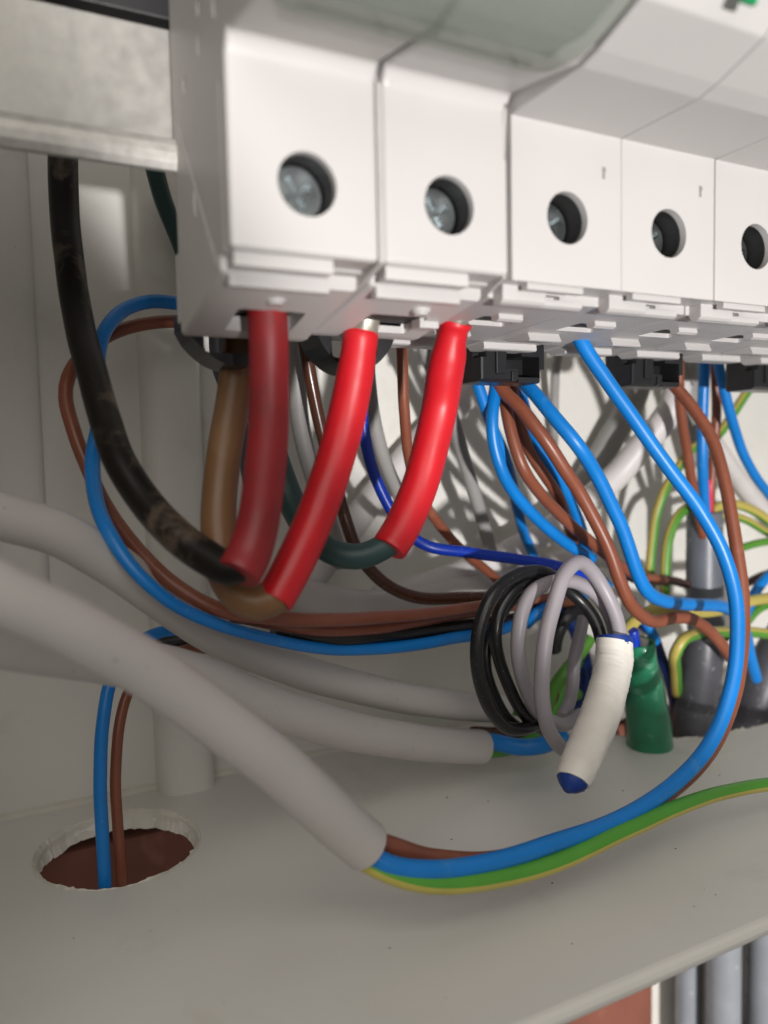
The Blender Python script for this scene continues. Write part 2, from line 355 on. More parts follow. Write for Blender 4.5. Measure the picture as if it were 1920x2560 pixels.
# ================================================================== DEVICES
def screw_bm(cx, cz, y, r=2.75):
    """pozidriv terminal screw facing -Y"""
    s_ = bmesh.new(); cyl(s_, (cx, y+1.5, cz), (0, -1, 0), r, 3, 36, bev=.35)
    c1 = bmesh.new(); box(c1, cx-1.9, cx+1.9, y-1, y+1.1, cz-.38, cz+.38)
    c2 = bmesh.new(); box(c2, cx-.38, cx+.38, y-1, y+1.1, cz-1.9, cz+1.9)
    for c_ in (c1, c2):
        for v in c_.verts:
            dx, dz = v.co.x-cx, v.co.z-cz; v.co.x, v.co.z = cx+dx*.87-dz*.5, cz+dx*.5+dz*.87
    return boolean(s_, [c1, c2])
def hole_cut(cx, cz, r=3.3, y1=11):
    t = bmesh.new(); cyl(t, (cx, y1/2-1, cz), (0, -1, 0), r, y1+2, 48); return t
def shade_liner(cx, cz, r, y0, y1):
    t = bmesh.new(); n = 40
    a_ = [t.verts.new((cx+r*math.cos(2*math.pi*i/n), y0, cz+r*math.sin(2*math.pi*i/n))) for i in range(n)]
    c_ = [t.verts.new((cx+r*math.cos(2*math.pi*i/n), y1, cz+r*math.sin(2*math.pi*i/n))) for i in range(n)]
    for i in range(n): t.faces.new((a_[i], a_[(i+1) % n], c_[(i+1) % n], c_[i]))
    t.faces.new(c_); return t
TOPPROF = [(-12.5, 19.6), (-15, 20.2), (-21, 22.4), (-23.5, 25), (-24.2, 30), (-24.5, 75), (30, 75)]
# --- main switch (two pole modules, tinted cover)
sw = thing('main_switch', (17.6, 0, -3), 'white two pole switch under a tinted cover with two red sleeved wires below it', 'switch')
for i in range(2):
    x0 = 0.35+17.6*i; x1 = x0+16.85; zb = -4.9 if i == 0 else -3.9
    b = bmesh.new()
    prism_x(b, [(0.9, -.2), (0.9, 1.2), (0, 1.4)][0:0] or [(0, .6), (0, 20.0), (-1.0, 21.4)] + TOPPROF[:-1] + [(24, 75), (24, zb), (22, zb), (4.2, -1.0), (4.2, .5)], x0, x1, .7, 3)
    cuts = [hole_cut(x0+8.5, 7.9, 3.35)]
    c_ = bmesh.new(); box(c_, x0+4.6, x0+13.2, 13.2, 20.0, -8, 4, .6); cuts.append(c_)          # wire mouth
    c_ = bmesh.new(); box(c_, x0+12.4, x0+18, 3.4, 6.2, -2.5, .2); cuts.append(c_)              # notch
    if i == 0:
        for yy, zz, ry_, rz_ in ((3, 32, .5, 1.0), (9.5, 28.5, .5, .9), (10.0, 24.8, .45, 1.1), (17, 23.5, .5, 1.0), (3.2, 25.5, .5, 1.2), (14, 9, .5, 1.6), (18, 15, .3, .3), (6.5, 2, .4, .8)):
            c_ = bmesh.new(); cyl(c_, (x0, yy, zz), (1, 0, 0), 1, .8, 20)
            for v in c_.verts: v.co.y = yy+(v.co.y-yy)*ry_; v.co.z = zz+(v.co.z-zz)*rz_
            cuts.append(c_)
        c_ = bmesh.new(); prism_x(c_, [(2.0, -2), (2.3, 18), (2.7, 18), (2.4, -2)], x0-.3, x0+.18); cuts.append(c_)
        c_ = bmesh.new(); prism_x(c_, [(5, 0), (21, 21), (21.4, 20.7), (5.4, -.3)], x0-.3, x0+.1); cuts.append(c_)
    else:
        c_ = bmesh.new(); box(c_, x1-.75, x1+1, -.5, 2.5, 14.2, 20.6, .1); cuts.append(c_)
    me = boolean(b, cuts)
    mod = obj('pole_module', me, WHITEP if i else DIRTYP, sw)
    if i == 0:
        # front plate of the first pole is clean
        me.materials.append(WHITEP)
        for p in me.polygons:
            if p.normal.y < -.3: p.material_index = 1
    obj('terminal_screw', screw_bm(x0+8.5, 7.9, 3.4, 3.05), ZINC, mod)
    b = bmesh.new(); box(b, x0+.6, x0+11.8, 1.2, 3.4, -.9, .9, .15); box(b, x0+1.0, x0+12.6, 4.4, 5.9, -2.3, -.5, .15)
    cyl(b, (x0+(10.5 if i else 8.3), 10.6, -2.2), (0, 0, 1), 1.25, 1.2, 24, bev=.3)
    if i: box(b, x0+12.6, x0+15.6, 14.5, 17, -3.6, -2, .2)
    obj('bottom_ledge', b, WHITEP, mod)
    b = bmesh.new(); wl = shade_liner(x0+8.5, 7.9, 3.28, .9, 10.9); add(b, wl); obj('well_shade', b, DARK, mod)  # dark liner, paints the shade inside the screw hole
    b = bmesh.new(); box(b, x0+4.8, x0+13.0, 13.4, 19.8, -2.3, 4.2, .1); obj('mouth_shade', b, DARK, mod)  # dark block set in the mouth to paint its shade
    # rail clip, a curved black foot
    b = bmesh.new(); prof = []
    for k in range(17):
        an = math.pi*k/16; prof.append((k/16, math.sin(an)))
    cx0, cx1 = (1.5, 15.5) if i == 0 else (20.0, 32.5)
    t = bmesh.new(); top = []; bot = []
    P_ = [(cx0+(cx1-cx0)*q, -3.2-5.2*s_**.7) for q, s_ in prof] + [(cx1, -1), (cx0, -1)]
    a_ = [t.verts.new((x, 25.5, z)) for x, z in P_]; e_ = [t.verts.new((x, 33, z)) for x, z in P_]
    t.faces.new(a_); t.faces.new(e_[::-1])
    for k in range(len(P_)): t.faces.new((a_[k], a_[(k+1) % len(P_)], e_[(k+1) % len(P_)], e_[k]))
    c_ = bmesh.new(); box(c_, cx0+2.2, cx1-3, 20, 36, -6.6, -3.0, .8)
    obj('rail_clip', boolean(t, [c_]), CLIP, sw)
    b = bmesh.new(); box(b, x0+.3, x1-.3, 20, 27, -2.9, 6, .3); obj('rear_foot', b, WHITEP, mod)
b = bmesh.new()
for xa, xb, fy in ((17.22, 17.93, .12), (34.82, 35.3, 1.4)):
    prism_x(b, [(fy, .6), (fy, 14 if fy > 1 else 20), (.9, 20.5), (8, 40), (22, 40), (22, -3.7 if fy < 1 else -1.9), (4.5, -.6 if fy < 1 else -.5)], xa, xb)
obj('gap_shade_strip', b, mat('gap_shade_grey', (.42, .40, .385), .6), sw)  # strips added in the module gaps, gap shade put into their grey
# tinted cover, a curved shell with inner bars
b = bmesh.new(); nx, ny = 24, 14; g = []
prof = [(-7.5, 20.6), (-10.2, 19.3), (-13.5, 18.9), (-17.0, 19.6), (-21.5, 21.2), (-25.2, 23.4), (-27.0, 27), (-27.6, 33), (-27.8, 60)]
for th, sgn in ((0, 1), (.8, -1)):
    for j, (y, z) in enumerate(prof):
        g.append([b.verts.new((.8+34.2*i/nx, y+th*.8, z+th*.9 + (1.4*max(0, (i/nx-.86)/.14)**2 + 1.4*max(0, (.1-i/nx)/.1)**2)*(1 if j < 6 else 0))) for i in range(nx+1)])
n_ = len(prof)
for base_ in (0, n_):
    for j in range(n_-1):
        for i in range(nx): b.faces.new((g[base_+j][i], g[base_+j][i+1], g[base_+j+1][i+1], g[base_+j+1][i])).smooth = True
for j in range(n_-1):
    for i in (0, nx): b.faces.new((g[j][i], g[j+1][i], g[n_+j+1][i], g[n_+j][i]))
for i in range(nx): b.faces.new((g[0][i], g[0][i+1], g[n_][i+1], g[n_][i]))
cov = obj('tinted_cover', b, COVER, sw)
b = bmesh.new()
for x in (6, 16.8, 31.5):
    box(b, x, x+1.2, -25.2, -22.6, 24.5, 48, .3)
for z in (27, 33): box(b, 2, 34, -25.8, -24.4, z, z+.9, .3)
obj('cover_rib', b, mat('cover_rib_grey', (.30, .32, .30), .5), cov)
# --- two-module breakers in a row
def breaker(x0, label):
    br = thing('circuit_breaker', (x0+17.6, 0, -2), label, 'circuit breaker', 'white two module circuit breakers in the row')
    b = bmesh.new()
    prism_x(b, [(0, .1), (0, 19.6)] + TOPPROF[:-1] + [(30, 75), (38, 40), (40.5, 5), (40.5, -2.0), (5.2, -1.0), (5.2, .3), (1.2, .3)], x0+.12, x0+35.08, .22, 2)
    cuts = []
    for k in (0, 1):
        m0 = x0+17.6*k
        cuts.append(hole_cut(m0+8.7, 8.5, 3.25))
        c_ = bmesh.new(); box(c_, m0+6.2, m0+13.6, 15.0, 21.0, -8, 5, .5); cuts.append(c_)
        c_ = bmesh.new(); box(c_, m0+8.2, m0+11.6, 3.5, 6.4, -.55, -.02); cuts.append(c_)
        c_ = bmesh.new(); prism_x(c_, [(32.5, -5), (32.5, -1.5), (36.5, .6), (42, .6), (42, -5)], m0+13.0, m0+17.6); cuts.append(c_)
    c_ = bmesh.new(); box(c_, x0+17.5, x0+17.7, -30, .12, -2, 80); cuts.append(c_)
    c_ = bmesh.new(); box(c_, x0+17.5, x0+17.7, 0, 50, -5, -1.15); cuts.append(c_)
    body = obj('body', boolean(b, cuts), WHITEP, br)
    for k in (0, 1):
        m0 = x0+17.6*k
        obj('terminal_screw', screw_bm(m0+8.7, 8.5, 3.6, 2.95), ZINC, br)
        b = bmesh.new(); add(b, shade_liner(m0+8.7, 8.5, 3.18, 1.0, 10.9)); obj('well_shade', b, DARK, body)  # dark liner puts the hole's shade into colour
        b = bmesh.new()
        # front ledge, small tab, wedge before the wire mouth, rear lip
        prism_x(b, [(3.0, .4), (3.0, -1.5), (3.5, -1.9), (4.9, -1.9), (5.6, -.8), (5.6, .2)], m0-.2+1.0, m0+7.6, .1)
        prism_x(b, [(3.6, -.9), (3.6, -1.7), (4.2, -2.0), (5.9, -1.9), (6.2, -.8)], m0+1.2, m0+14.2, .1)
        box(b, m0+3.0, m0+12.0, .9, 2.2, -.55, .8, .12)
        prism_x(b, [(13.0, -.8), (12.8, -1.9), (13.4, -2.2), (14.6, -2.1), (15.0, -1.0)], m0+7.2, m0+11.4, .06)
        prism_x(b, [(24.0, -1.2), (23.2, -2.7), (23.6, -2.9), (29.5, -2.2), (31, -1.4)], m0+3.0, m0+9.4, .08)
        prism_x(b, [(33.4, -1.6), (33.2, -2.8), (33.6, -3.0), (37.5, -2.9), (39.0, -1.8)], m0+1.0, m0+12.2, .08)
        obj('terminal_shroud', b, WHITEP, br)
        b = bmesh.new(); box(b, m0+6.0, m0+13.8, 14.8, 21.2, -.7, 5.4, .1); obj('mouth_shade', b, DARK, body)  # dark block painting the shade of the mouth
        b = bmesh.new(); prism_x(b, [(-.03, 14.1), (-.03, 15.6), (.02, 15.6), (.02, 14.1)], m0+14.4, m0+14.85)
        box(b, m0+14.35, m0+15.0, -.035, .02, 15.0, 15.5); obj('marking', b, INK, br)
    # black rail clip under the second module
    c0 = x0+19.4; c1 = x0+33.4
    b = bmesh.new(); box(b, c0, c1, 35.5, 43, -8.2, -1.2, .5)
    cs = []
    t = bmesh.new(); box(t, c0+5.3, c0+8.8, 33, 46, -5.9, -2.4); cs.append(t)
    t = bmesh.new(); box(t, c1-6.0, c1-1.3, 34, 40.5, -7.3, -3.6); cs.append(t)
    t = bmesh.new(); box(t, c0-1, c0+1.2, 34, 38, -4, 0); cs.append(t)
    t = bmesh.new(); box(t, c1-1.2, c1+1, 34, 37.2, -9, -5.8); cs.append(t)
    t = bmesh.new(); prism_x(t, [(34, -9), (34, -6.9), (38, -9)], c0-1, c1-5.9); cs.append(t)
    obj('rail_clip', boolean(b, cs), CLIP, br)
    b = bmesh.new(); cyl(b, (c1-.1, 37.6, -3.3), (1, -.3, 0), .8, 1.0, 16, bev=.15); box(b, c0+6.4, c0+7.6, 35.1, 36, -8.0, -6.3, .12); box(b, c0+3.0, c0+5.2, 35.0, 35.9, -6.8, -2.2, .2); obj('clip_catch', b, CLIP, br)
    return br
b0 = breaker(35.2, 'white circuit breaker just right of the tinted cover, brightest red sleeved wire below it')
labels = ['white circuit breaker second along from the tinted cover, long blue wire at its left',
          'white circuit breaker at the right edge of the photo, holding the last black clip',
          'white circuit breaker farthest right, only its underside and clip showing']
for k, lb in enumerate(labels):
    r_ = b0.copy(); S.collection.objects.link(r_); r_.location.x += 35.2*MM*(k+1); r_['label'] = lb
    for ch in list(b0.children):
        c_ = ch.copy(); S.collection.objects.link(c_); c_.parent = r_
        for g_ in ch.children:
            d_ = g_.copy(); S.collection.objects.link(d_); d_.parent = c_
b = bmesh.new(); p_ = on(1866, 4, 1, -24.3); box(b, p_.x-1.0, p_.x+.9, -24.9, -24.2, p_.z-.3, p_.z+1.5, .1)
gm = obj('green_indicator', b, GREENM, None)
gm.parent = b0; gm.location = gm.location - b0.location; gm.matrix_parent_inverse = Matrix.Identity(4)
# ================================================================== SUPPLY WIRES with red sleeves
def supply(label, name, wm, wp, wd, rp, rd, top=None, rm=None):
    t = thing(name, rp[-1], label, 'wire', 'supply wires in red sleeves')
    b = bmesh.new(); tube(b, wp, [x/2 for x in wd] if isinstance(wd, list) else wd/2); obj('insulation', b, wm, t)
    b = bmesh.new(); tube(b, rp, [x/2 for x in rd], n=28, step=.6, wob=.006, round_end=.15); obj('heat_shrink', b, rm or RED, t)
    if top: b = bmesh.new(); tube(b, top[0], top[1]/2, n=14, wob=.05); obj('ferrule', b, COPPER, t)
r1 = path('U', (515,1240,14.5), (537,1195,15.5), (560,1110,16), (575,1000,16), (581,900,16), (580,800,15.8), (579,725,15.5), (576,655,15.5))
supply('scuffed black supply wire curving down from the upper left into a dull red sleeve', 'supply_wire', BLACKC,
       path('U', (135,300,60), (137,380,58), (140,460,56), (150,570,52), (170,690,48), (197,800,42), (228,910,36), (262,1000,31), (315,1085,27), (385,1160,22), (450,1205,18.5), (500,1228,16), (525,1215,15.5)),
       [4.6,4.6,4.5,4.4,4.4,4.4,4.4,4.4,4.4,4.5,4.5,4.4,4.3], r1, [5.7,5.6,5.3,5.2,5.1,5.0,5.0,5.0], rm=REDDULL)
r2 = path('U', (592,1298,19), (637,1215,20), (680,1120,21), (715,1020,21.5), (745,915,21.5), (765,820,21), (776,755,20.5), (779,722,20.3))
supply('tan brown supply wire bending up into the middle red sleeve below a bare ferrule', 'supply_wire', TAN,
       path('U', (520,730,31), (505,850,31), (488,960,30), (475,1060,29), (472,1150,27), (485,1235,24.5), (520,1288,21.5), (560,1302,20), (600,1285,19.2)),
       4.9, r2, [5.3,5.4,5.4,5.4,5.4,5.3,4.9,5.0], (path('U', (778,735,20.3), (788,695,20), (796,650,19.5)), 4.3))
r3 = path('U', (840,1185,26), (873,1130,26.5), (905,1055,27), (930,965,27), (950,875,26.5), (962,805,24.5), (969,768,23.4), (975,735,22.4), (980,712,21.8), (983,698,21.4))
supply('dark teal supply wire looping up into the brightest red sleeve on the right', 'supply_wire', TEAL,
       path('U', (548,840,46), (575,930,44), (600,1010,41), (632,1090,38), (675,1160,33), (730,1197,29.5), (785,1200,27.5), (845,1172,26.3)),
       [4.6,4.6,4.6,4.4,4.2,4.0,4.0,3.9], r3, [5.6,5.7,5.7,5.7,5.7,5.7,5.5,4.6,4.5,5.2,5.7], (path('U', (986,702,20.8), (992,675,20)), 3.4))
# ================================================================== THICK GREY CABLES
G = 'grey sheathed cables'
def gcable(label, P, d, mt=GREYC, **k):
    return wire('grey_cable', label, mt, P, d, 'cable', G, n=28, **k)
c2 = thing('grey_cable', at(790,1835,9), 'front grey cable from the left, cut end releasing long blue and green yellow cores', 'cable', G)
G2P = path('U', (-90,1235,2), (0,1283,2), (150,1352,3.5), (300,1437,6), (450,1540,8.5), (580,1640,10.5), (690,1738,12), (790,1826,13.5))
b = bmesh.new(); tube(b, G2P, [2.95,2.95,2.95,3.0,3.1,3.25,3.35,3.4], n=32, wob=.004, round_end=0); obj('sheath', b, GREYC, c2)
e0 = G2P[-1]
b = bmesh.new(); tube(b, [e0-Vector((2,-.5,-1)), at(840,1868,11.5), at(925,1880,10.5), at(1050,1864,10), at(1200,1820,10), at(1340,1768,11), at(1450,1698,12.5), at(1530,1612,14), at(1573,1510,15.5), at(1592,1400,17), at(1588,1290,19), at(1560,1190,21), at(1510,1100,23), at(1450,1018,25), at(1380,920,27), at(1310,822,28), at(1255,735,28), at(1240,690,27)], 1.33, n=22); 
obj('blue_core', b, BLUE, c2)
b = bmesh.new(); tube(b, [e0-Vector((2,-1.5,-2)), at(855,1830,14), at(930,1853,15), at(1050,1858,14), at(1200,1828,13.5), at(1340,1780,14), at(1455,1705,15.5), at(1540,1615,17.5), at(1583,1510,20), at(1603,1400,22.5), at(1605,1300,25), at(1590,1180,28), at(1568,1050,32), at(1538,950,36), at(1495,880,40), at(1440,812,44), at(1420,780,46)], 1.3, n=20)
obj('brown_core', b, BROWN, c2)
b = bmesh.new(); tube(b, [e0-Vector((2,-.5,1)), at(840,1886,11.5), at(930,1908,10.2), at(1050,1902,9.2), at(1200,1862,9), at(1330,1804,9.4), at(1450,1750,10.5), at(1560,1712,12), at (1680,1692,12), at(1800,1680,12)], [1.25,1.3,1.35,1.38,1.38,1.35,1.3,1.2,1.15,1.1], n=24, phase=4.5)
GYC = obj('green_yellow_core', b, GY, c2)
gcable('grey cable entering at the left edge above the others, blue wire resting along its top', path('U', (-90,1085,36), (0,1115,36), (120,1150,37), (220,1203,38.5), (320,1275,40), (420,1345,42), (520,1400,44), (650,1450,47), (780,1487,50), (900,1512,53), (1000,1525,55), (1085,1530,58)), [6.4,6.4,6.4,6.4,6.3,6.2,6.1,6.0,6.0,6.0,6.0,6.0])
c3 = thing('grey_cable', at(1040,1612,50), 'middle grey cable lying on the box floor, cut end under the coiled wires', 'cable', G)
b = bmesh.new(); P3 = path('U', (-90,1350,14), (0,1378,17), (130,1405,22), (260,1428,27), (380,1450,31), (500,1492,35), (620,1540,39), (740,1575,43), (860,1598,47), (950,1608,50), (1040,1614,52)); tube(b, P3, [3.3]*5+[3.4,3.45,3.45,3.45,3.45,3.45], n=30, wob=.006, round_end=0); obj('sheath', b, GREYC, c3)
for nm, mt, pts, r_ in (('blue_core', BLUE, ((1020,1598,52), (1070,1603,52), (1120,1613,50), (1170,1610,48), (1215,1590,50)), 1.75),
                        ('green_yellow_core', GY, ((1020,1622,53), (1065,1622,54), (1110,1612,56), (1180,1560,60), (1220,1480,62), (1260,1400,64)), 1.5),
                        ('brown_core', DBROWN, ((1020,1585,54), (1075,1585,56), (1140,1570,58), (1200,1500,62)), 1.5)):
    b = bmesh.new(); tube(b, path('U', *pts), r_); obj(nm, b, mt, c3)
gcable('grey cable lying flat behind the brown wires, left of the coil', path('U', (600,1262,66), (680,1295,68), (800,1312,70), (930,1292,73), (1060,1262,75), (1180,1230,77), (1300,1200,78)), 7.6)
gcable('grey cable slanting up behind the middle and right red sleeves', path('U', (560,1350,70), (640,1285,74), (720,1190,78), (810,1070,80), (880,985,80.5), (960,900,81), (1060,810,81)), 6.4, PALEG)
gcable('broad pale grey cable sweeping up right behind the blue and brown bundle', path('C5', (-330,720,79), (-100,650,77), (150,560,76), (350,470,75), (560,350,74), (740,215,71), (900,70,69), (1010,-60,66), (1110,-170,63), (1180,-280,61), (1210,-390,60)), 6.6, PALEG)
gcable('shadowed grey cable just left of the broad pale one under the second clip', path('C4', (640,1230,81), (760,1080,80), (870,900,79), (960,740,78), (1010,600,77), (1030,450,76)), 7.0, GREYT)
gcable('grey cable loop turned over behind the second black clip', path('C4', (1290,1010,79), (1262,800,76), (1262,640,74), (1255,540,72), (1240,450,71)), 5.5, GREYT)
# ================================================================== THIN WIRES
W1 = 'blue wires'; W2 = 'brown wires'; W3 = 'green yellow wires'; W4 = 'thin grey wires'
def blue(label, P, d=2.9, mt=BLUE, **k): return wire('blue_wire', label, mt, P, [x*.9 for x in d] if isinstance(d, list) else d*.9, group=W1, **k)
def brown(label, P, d=2.7, mt=BROWN, **k): return wire('brown_wire', label, mt, P, d*.9, group=W2, **k)
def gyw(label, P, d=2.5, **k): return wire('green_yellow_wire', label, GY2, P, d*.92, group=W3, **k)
blue('long blue wire looping out from behind the switch and along the scuffed black wire',
     path('U', (480,668,60), (385,655,60), (325,651,60), (270,668,58), (228,712,55), (213,765,53), (216,840,51), (212,920,49), (200,990,47), (206,1070,42), (238,1155,36), (290,1232,33), (365,1298,32), (470,1348,33), (600,1384,36), (740,1404,40), (870,1396,43), (985,1378,46), (1080,1360,50), (1170,1325,54), (1260,1290,58)), [2.6,2.6,2.6,2.6,2.6,2.6,2.6,2.6,2.6,2.5,2.4,2.2,2.1,2.1,2.1,2.2,2.4,2.5,2.6,2.6,2.6], n=20)
brown('brown wire looping out under the blue one and bulging left of the scuffed black wire',
      path('U', (480,700,63), (385,694,63), (310,700,62), (240,722,60), (180,765,57), (148,815,55), (142,860,54), (158,930,52), (185,1000,50), (225,1085,46), (290,1180,41), (380,1265,36), (480,1318,33), (600,1336,32), (740,1338,35), (870,1330,40), (985,1318,45), (1090,1300,50), (1200,1290,54)), 2.5)
brown('brown wire running right beneath its twin, out from behind the middle red sleeve',
      path('U', (500,1330,36), (590,1345,37), (690,1360,38), (800,1358,41), (900,1342,45), (1000,1325,49), (1100,1310,53), (1180,1312,56)), 2.5)
wire('black_wire', 'black wire lying in shadow between the brown wires and the long blue one', BLACK, path('U', (590,1362,40), (700,1378,40), (820,1372,43), (930,1362,47), (1040,1350,51), (1130,1335,55)), 3.0)
brown('glossy dark brown wire bent level behind the reds, its flat run shining', path('U', (655,730,56), (668,800,56), (688,900,57), (715,1010,58), (745,1115,58), (780,1205,58), (830,1260,57), (895,1289,56), (1000,1292,55), (1100,1290,54), (1240,1302,54)), 2.8, DBROWN)
blue('royal blue wire passing behind the brightest red sleeve then level to the coil', path('U', (772,715,50), (776,800,50), (782,890,51), (798,990,52), (833,1080,52), (880,1150,51), (925,1180,49), (1020,1194,47), (1110,1207,46), (1200,1222,45), (1290,1250,46)), 2.45, ROYAL, n=20)
brown('single brown wire hanging between the middle and right red sleeves', path('U', (866,700,50), (869,780,51), (873,880,53), (882,980,56), (908,1070,60), (950,1135,63), (1000,1190,65), (1060,1240,66), (1120,1300,66)), 2.4)
def grey(label, P, d=2.6, mt=GREYT, **k): return wire('grey_wire', label, mt, P, d, group=W4, **k)
grey('thin grey wire straight down behind the middle red sleeve', path('U', (632,730,62), (640,820,63), (652,930,65), (680,1040,67), (715,1140,69), (740,1220,70)), 3.6)
grey('thin grey wire beside the royal blue one, crossing the slanting grey cable', path('U', (790,740,62), (797,830,63), (812,930,65), (836,1010,68), (862,1070,70), (880,1130,70)), 3.0)
grey('thin grey strand dropping from the underside right of the brightest red sleeve', path('U', (905,720,60), (935,800,61), (975,900,63), (1005,1000,65), (1035,1100,68), (1060,1190,72)), 3.0)  # grey strand along a dark streak on the back wall
grey('thin grey wire alone against the lit back wall between two black clips', path('C4', (650,330,74), (618,420,75), (588,520,77), (580,650,79), (578,800,81), (572,960,83), (560,1060,83)), 2.3)
grey('dark thin grey wire hanging under the first black clip of the switch', path('U', (470,700,58), (478,790,58), (500,850,58), (520,930,60), (540,1020,62), (560,1100,64)), 3.4, DGREY)
grey('dark teal wire slanting down behind the rail end at the upper left', path('U', (325,330,70), (352,430,72), (388,520,74), (430,640,76)), 3.4, TEAL)
# bundle under the first breaker
blue('dark shaded blue wire at the left of the bundle, ending behind the crossing', path('C4', (130,400,46), (165,540,47), (215,700,48), (270,860,49), (320,980,50), (365,1120,55), (400,1290,60), (430,1400,64), (500,1540,68)), 2.6)
blue('blue wire bowed left then curving down right beside the brown bundle', path('C4', (300,520,48), (280,660,47), (262,800,46), (272,930,46), (310,1060,46), (370,1170,47), (450,1265,48), (570,1380,49), (680,1460,50), (770,1510,51)), 2.75)
brown('brown wire in front of the bundle, running down to the dark round conduit', path('C4', (265,500,47), (305,640,46), (400,740,42.5), (520,895,39), (620,1045,38), (700,1165,38), (775,1300,37.5), (855,1470,36.5), (905,1610,36), (960,1730,36), (1030,1805,37), (1090,1830,38), (1180,1808,39), (1270,1815,40), (1350,1865,40.5), (1420,1940,41), (1490,2040,43)), 2.95, n=20)
brown('dark brown wire just behind the front brown one, curving into the crossing', path('C4', (310,560,49), (332,730,47.5), (365,890,46), (420,1050,45), (480,1150,46), (570,1250,47), (670,1345,48), (780,1440,49), (900,1540,50), (1010,1600,52), (1130,1620,55)), 2.7)
brown('brown wire splitting from the bundle and ending above the coil', path('C4', (350,560,51), (395,800,50), (450,960,49), (530,1090,48), (600,1200,50), (645,1320,53), (680,1430,56), (740,1540,60)), 2.6)
blue('blue wire bending sharply level toward the slate sleeve', path('C4', (370,500,47), (410,600,46), (470,665,43), (570,785,39), (680,920,36), (780,1065,36), (860,1220,36), (910,1330,36), (955,1460,36), (1000,1590,36), (1045,1670,36), (1130,1722,37), (1270,1742,39), (1410,1748,41), (1480,1780,43), (1540,1880,46), (1570,2010,48), (1600,2120,50)), 3.1, n=20)
blue('blue wire half hidden behind the brown bundle, reaching the coil top', path('C4', (375,520,53), (410,680,53), (450,820,52), (510,980,49), (590,1100,50), (660,1220,52), (710,1340,53), (745,1480,54), (770,1560,55), (850,1650,56)), 2.6)
# right hand wires
brown('straight brown wire dropping into the slate sleeve', path('C4', (1205,470,50), (1210,620,51), (1222,800,53), (1250,980,55), (1285,1180,57), (1310,1300,59), (1330,1400,60)), 2.7)
blue('straight blue wire beside it ending in the slate sleeve top', path('C4', (1337,440,54), (1335,600,54), (1328,800,55), (1326,1000,56), (1333,1180,58), (1350,1330,60)), 2.9)
brown('short brown wire banded by shadows right of the straight blue wire', path('C4', (1385,440,56), (1395,600,56), (1398,780,57), (1385,950,58), (1375,1100,59), (1362,1300,60)), 2.6)
blue('blue wire curving out through the right edge of the photo', path('C4', (1395,460,50), (1425,600,50), (1468,780,51), (1525,960,53), (1600,1100,55), (1700,1235,57)), 2.7)
wire('marker_strip', 'short pink strip standing in the mouth of the slate sleeve', PINK, path('C5', (1362,100,58), (1366,170,58), (1370,260,59)), 1.1)
wire('white_cable', 'white cable against the back wall at the far right', PALEG, path('C4', (1370,900,82), (1450,1020,81), (1560,1170,81), (1700,1340,81)), 5.0, 'cable')
gyw('green yellow wire coming down from the right, passing behind the long blue wire', path('C4', (1640,560,60), (1560,660,61), (1480,780,62), (1400,890,63), (1270,960,64), (1200,1060,65), (1130,1180,65), (1095,1290,66), (1075,1420,66), (1062,1560,66), (1070,1700,68)), 2.6, phase=1.0)
gyw('green yellow wire curving up behind the long blue wire beside the slate sleeve', path('C5', (1330,200,64), (1260,235,63), (1205,285,62), (1165,370,62), (1145,480,62), (1138,600,62), (1135,720,63)), 2.7, phase=2.0)
gyw('upper green yellow wire arching from the slate sleeve top to the right edge', path('C5', (1360,280,60), (1400,238,60), (1470,222,59), (1550,240,58), (1640,290,58), (1740,380,57)), 2.7, phase=3.2)
gyw('second green yellow wire just beneath the upper arch', path('C5', (1380,300,62), (1460,278,62), (1540,300,61), (1620,345,61), (1720,410,60)), 2.3, phase=2.6)
gyw('bright green yellow wire lying level at the right edge', path('C5', (1440,470,56), (1510,448,56), (1590,425,56), (1680,410,56), (1760,400,56)), 2.2, phase=.4)
gyw('green yellow wire crossing in front of the slate sleeve below the sharply bent blue wire', path('C5', (900,920,44), (950,850,45), (1010,795,45), (1090,760,45), (1200,752,45.5), (1330,768,46), (1460,750,47), (1560,715,48), (1660,700,49), (1760,690,50)), 2.9, phase=3.6)
gyw('green yellow wire looping over the dark round conduit', path('C5', (1700,885,52), (1560,870,52), (1400,870,50), (1300,880,47), (1225,915,45), (1190,980,46), (1190,1060,50), (1200,1180,54)), 2.9, phase=1.2)
gyw('green yellow wire fanning to the lower right behind the long blue wire', path('C5', (1440,900,58), (1540,830,57), (1600,760,57), (1680,720,57)), 2.4, phase=.2)
blue('short blue wire poking out at the right edge beside the long one', path('C5', (1540,800,56), (1580,700,56), (1620,630,56), (1690,560,56)), 2.9)
brown('brown wire end showing at the right edge above the green yellow wires', path('C5', (1500,640,60), (1560,620,60), (1640,580,60), (1720,560,60)), 2.5, DBROWN)
brown('dark brown wire lying level behind the sharply bent blue wire', path('C5', (880,520,58), (960,590,58), (1060,610,59), (1160,610,60), (1250,630,62)), 2.5, DBROWN)
blue('dark blue wire dropping from the crossing into the hole behind the green tube', path('C5', (1020,830,52), (1075,880,52), (1105,960,53), (1140,1060,54), (1175,1180,56), (1190,1320,60), (1200,1500,66)), 2.7, NAVY)
blue('bright blue wire end above the green tube mouth', path('C5', (960,700,52), (1010,780,52), (1060,850,51), (1090,920,51.5)), 2.6)
blue('navy wire crowded behind the coil', path('C5', (640,780,62), (690,860,62), (720,980,63), (740,1100,64), (700,1250,66), (560,1340,68)), 4.0, NAVY)
gyw('green yellow wire seen through the coil, slanting up right', path('C5', (540,1260,60), (580,1150,59), (640,1060,58), (720,960,58), (760,900,58)), 3.0, phase=.5)
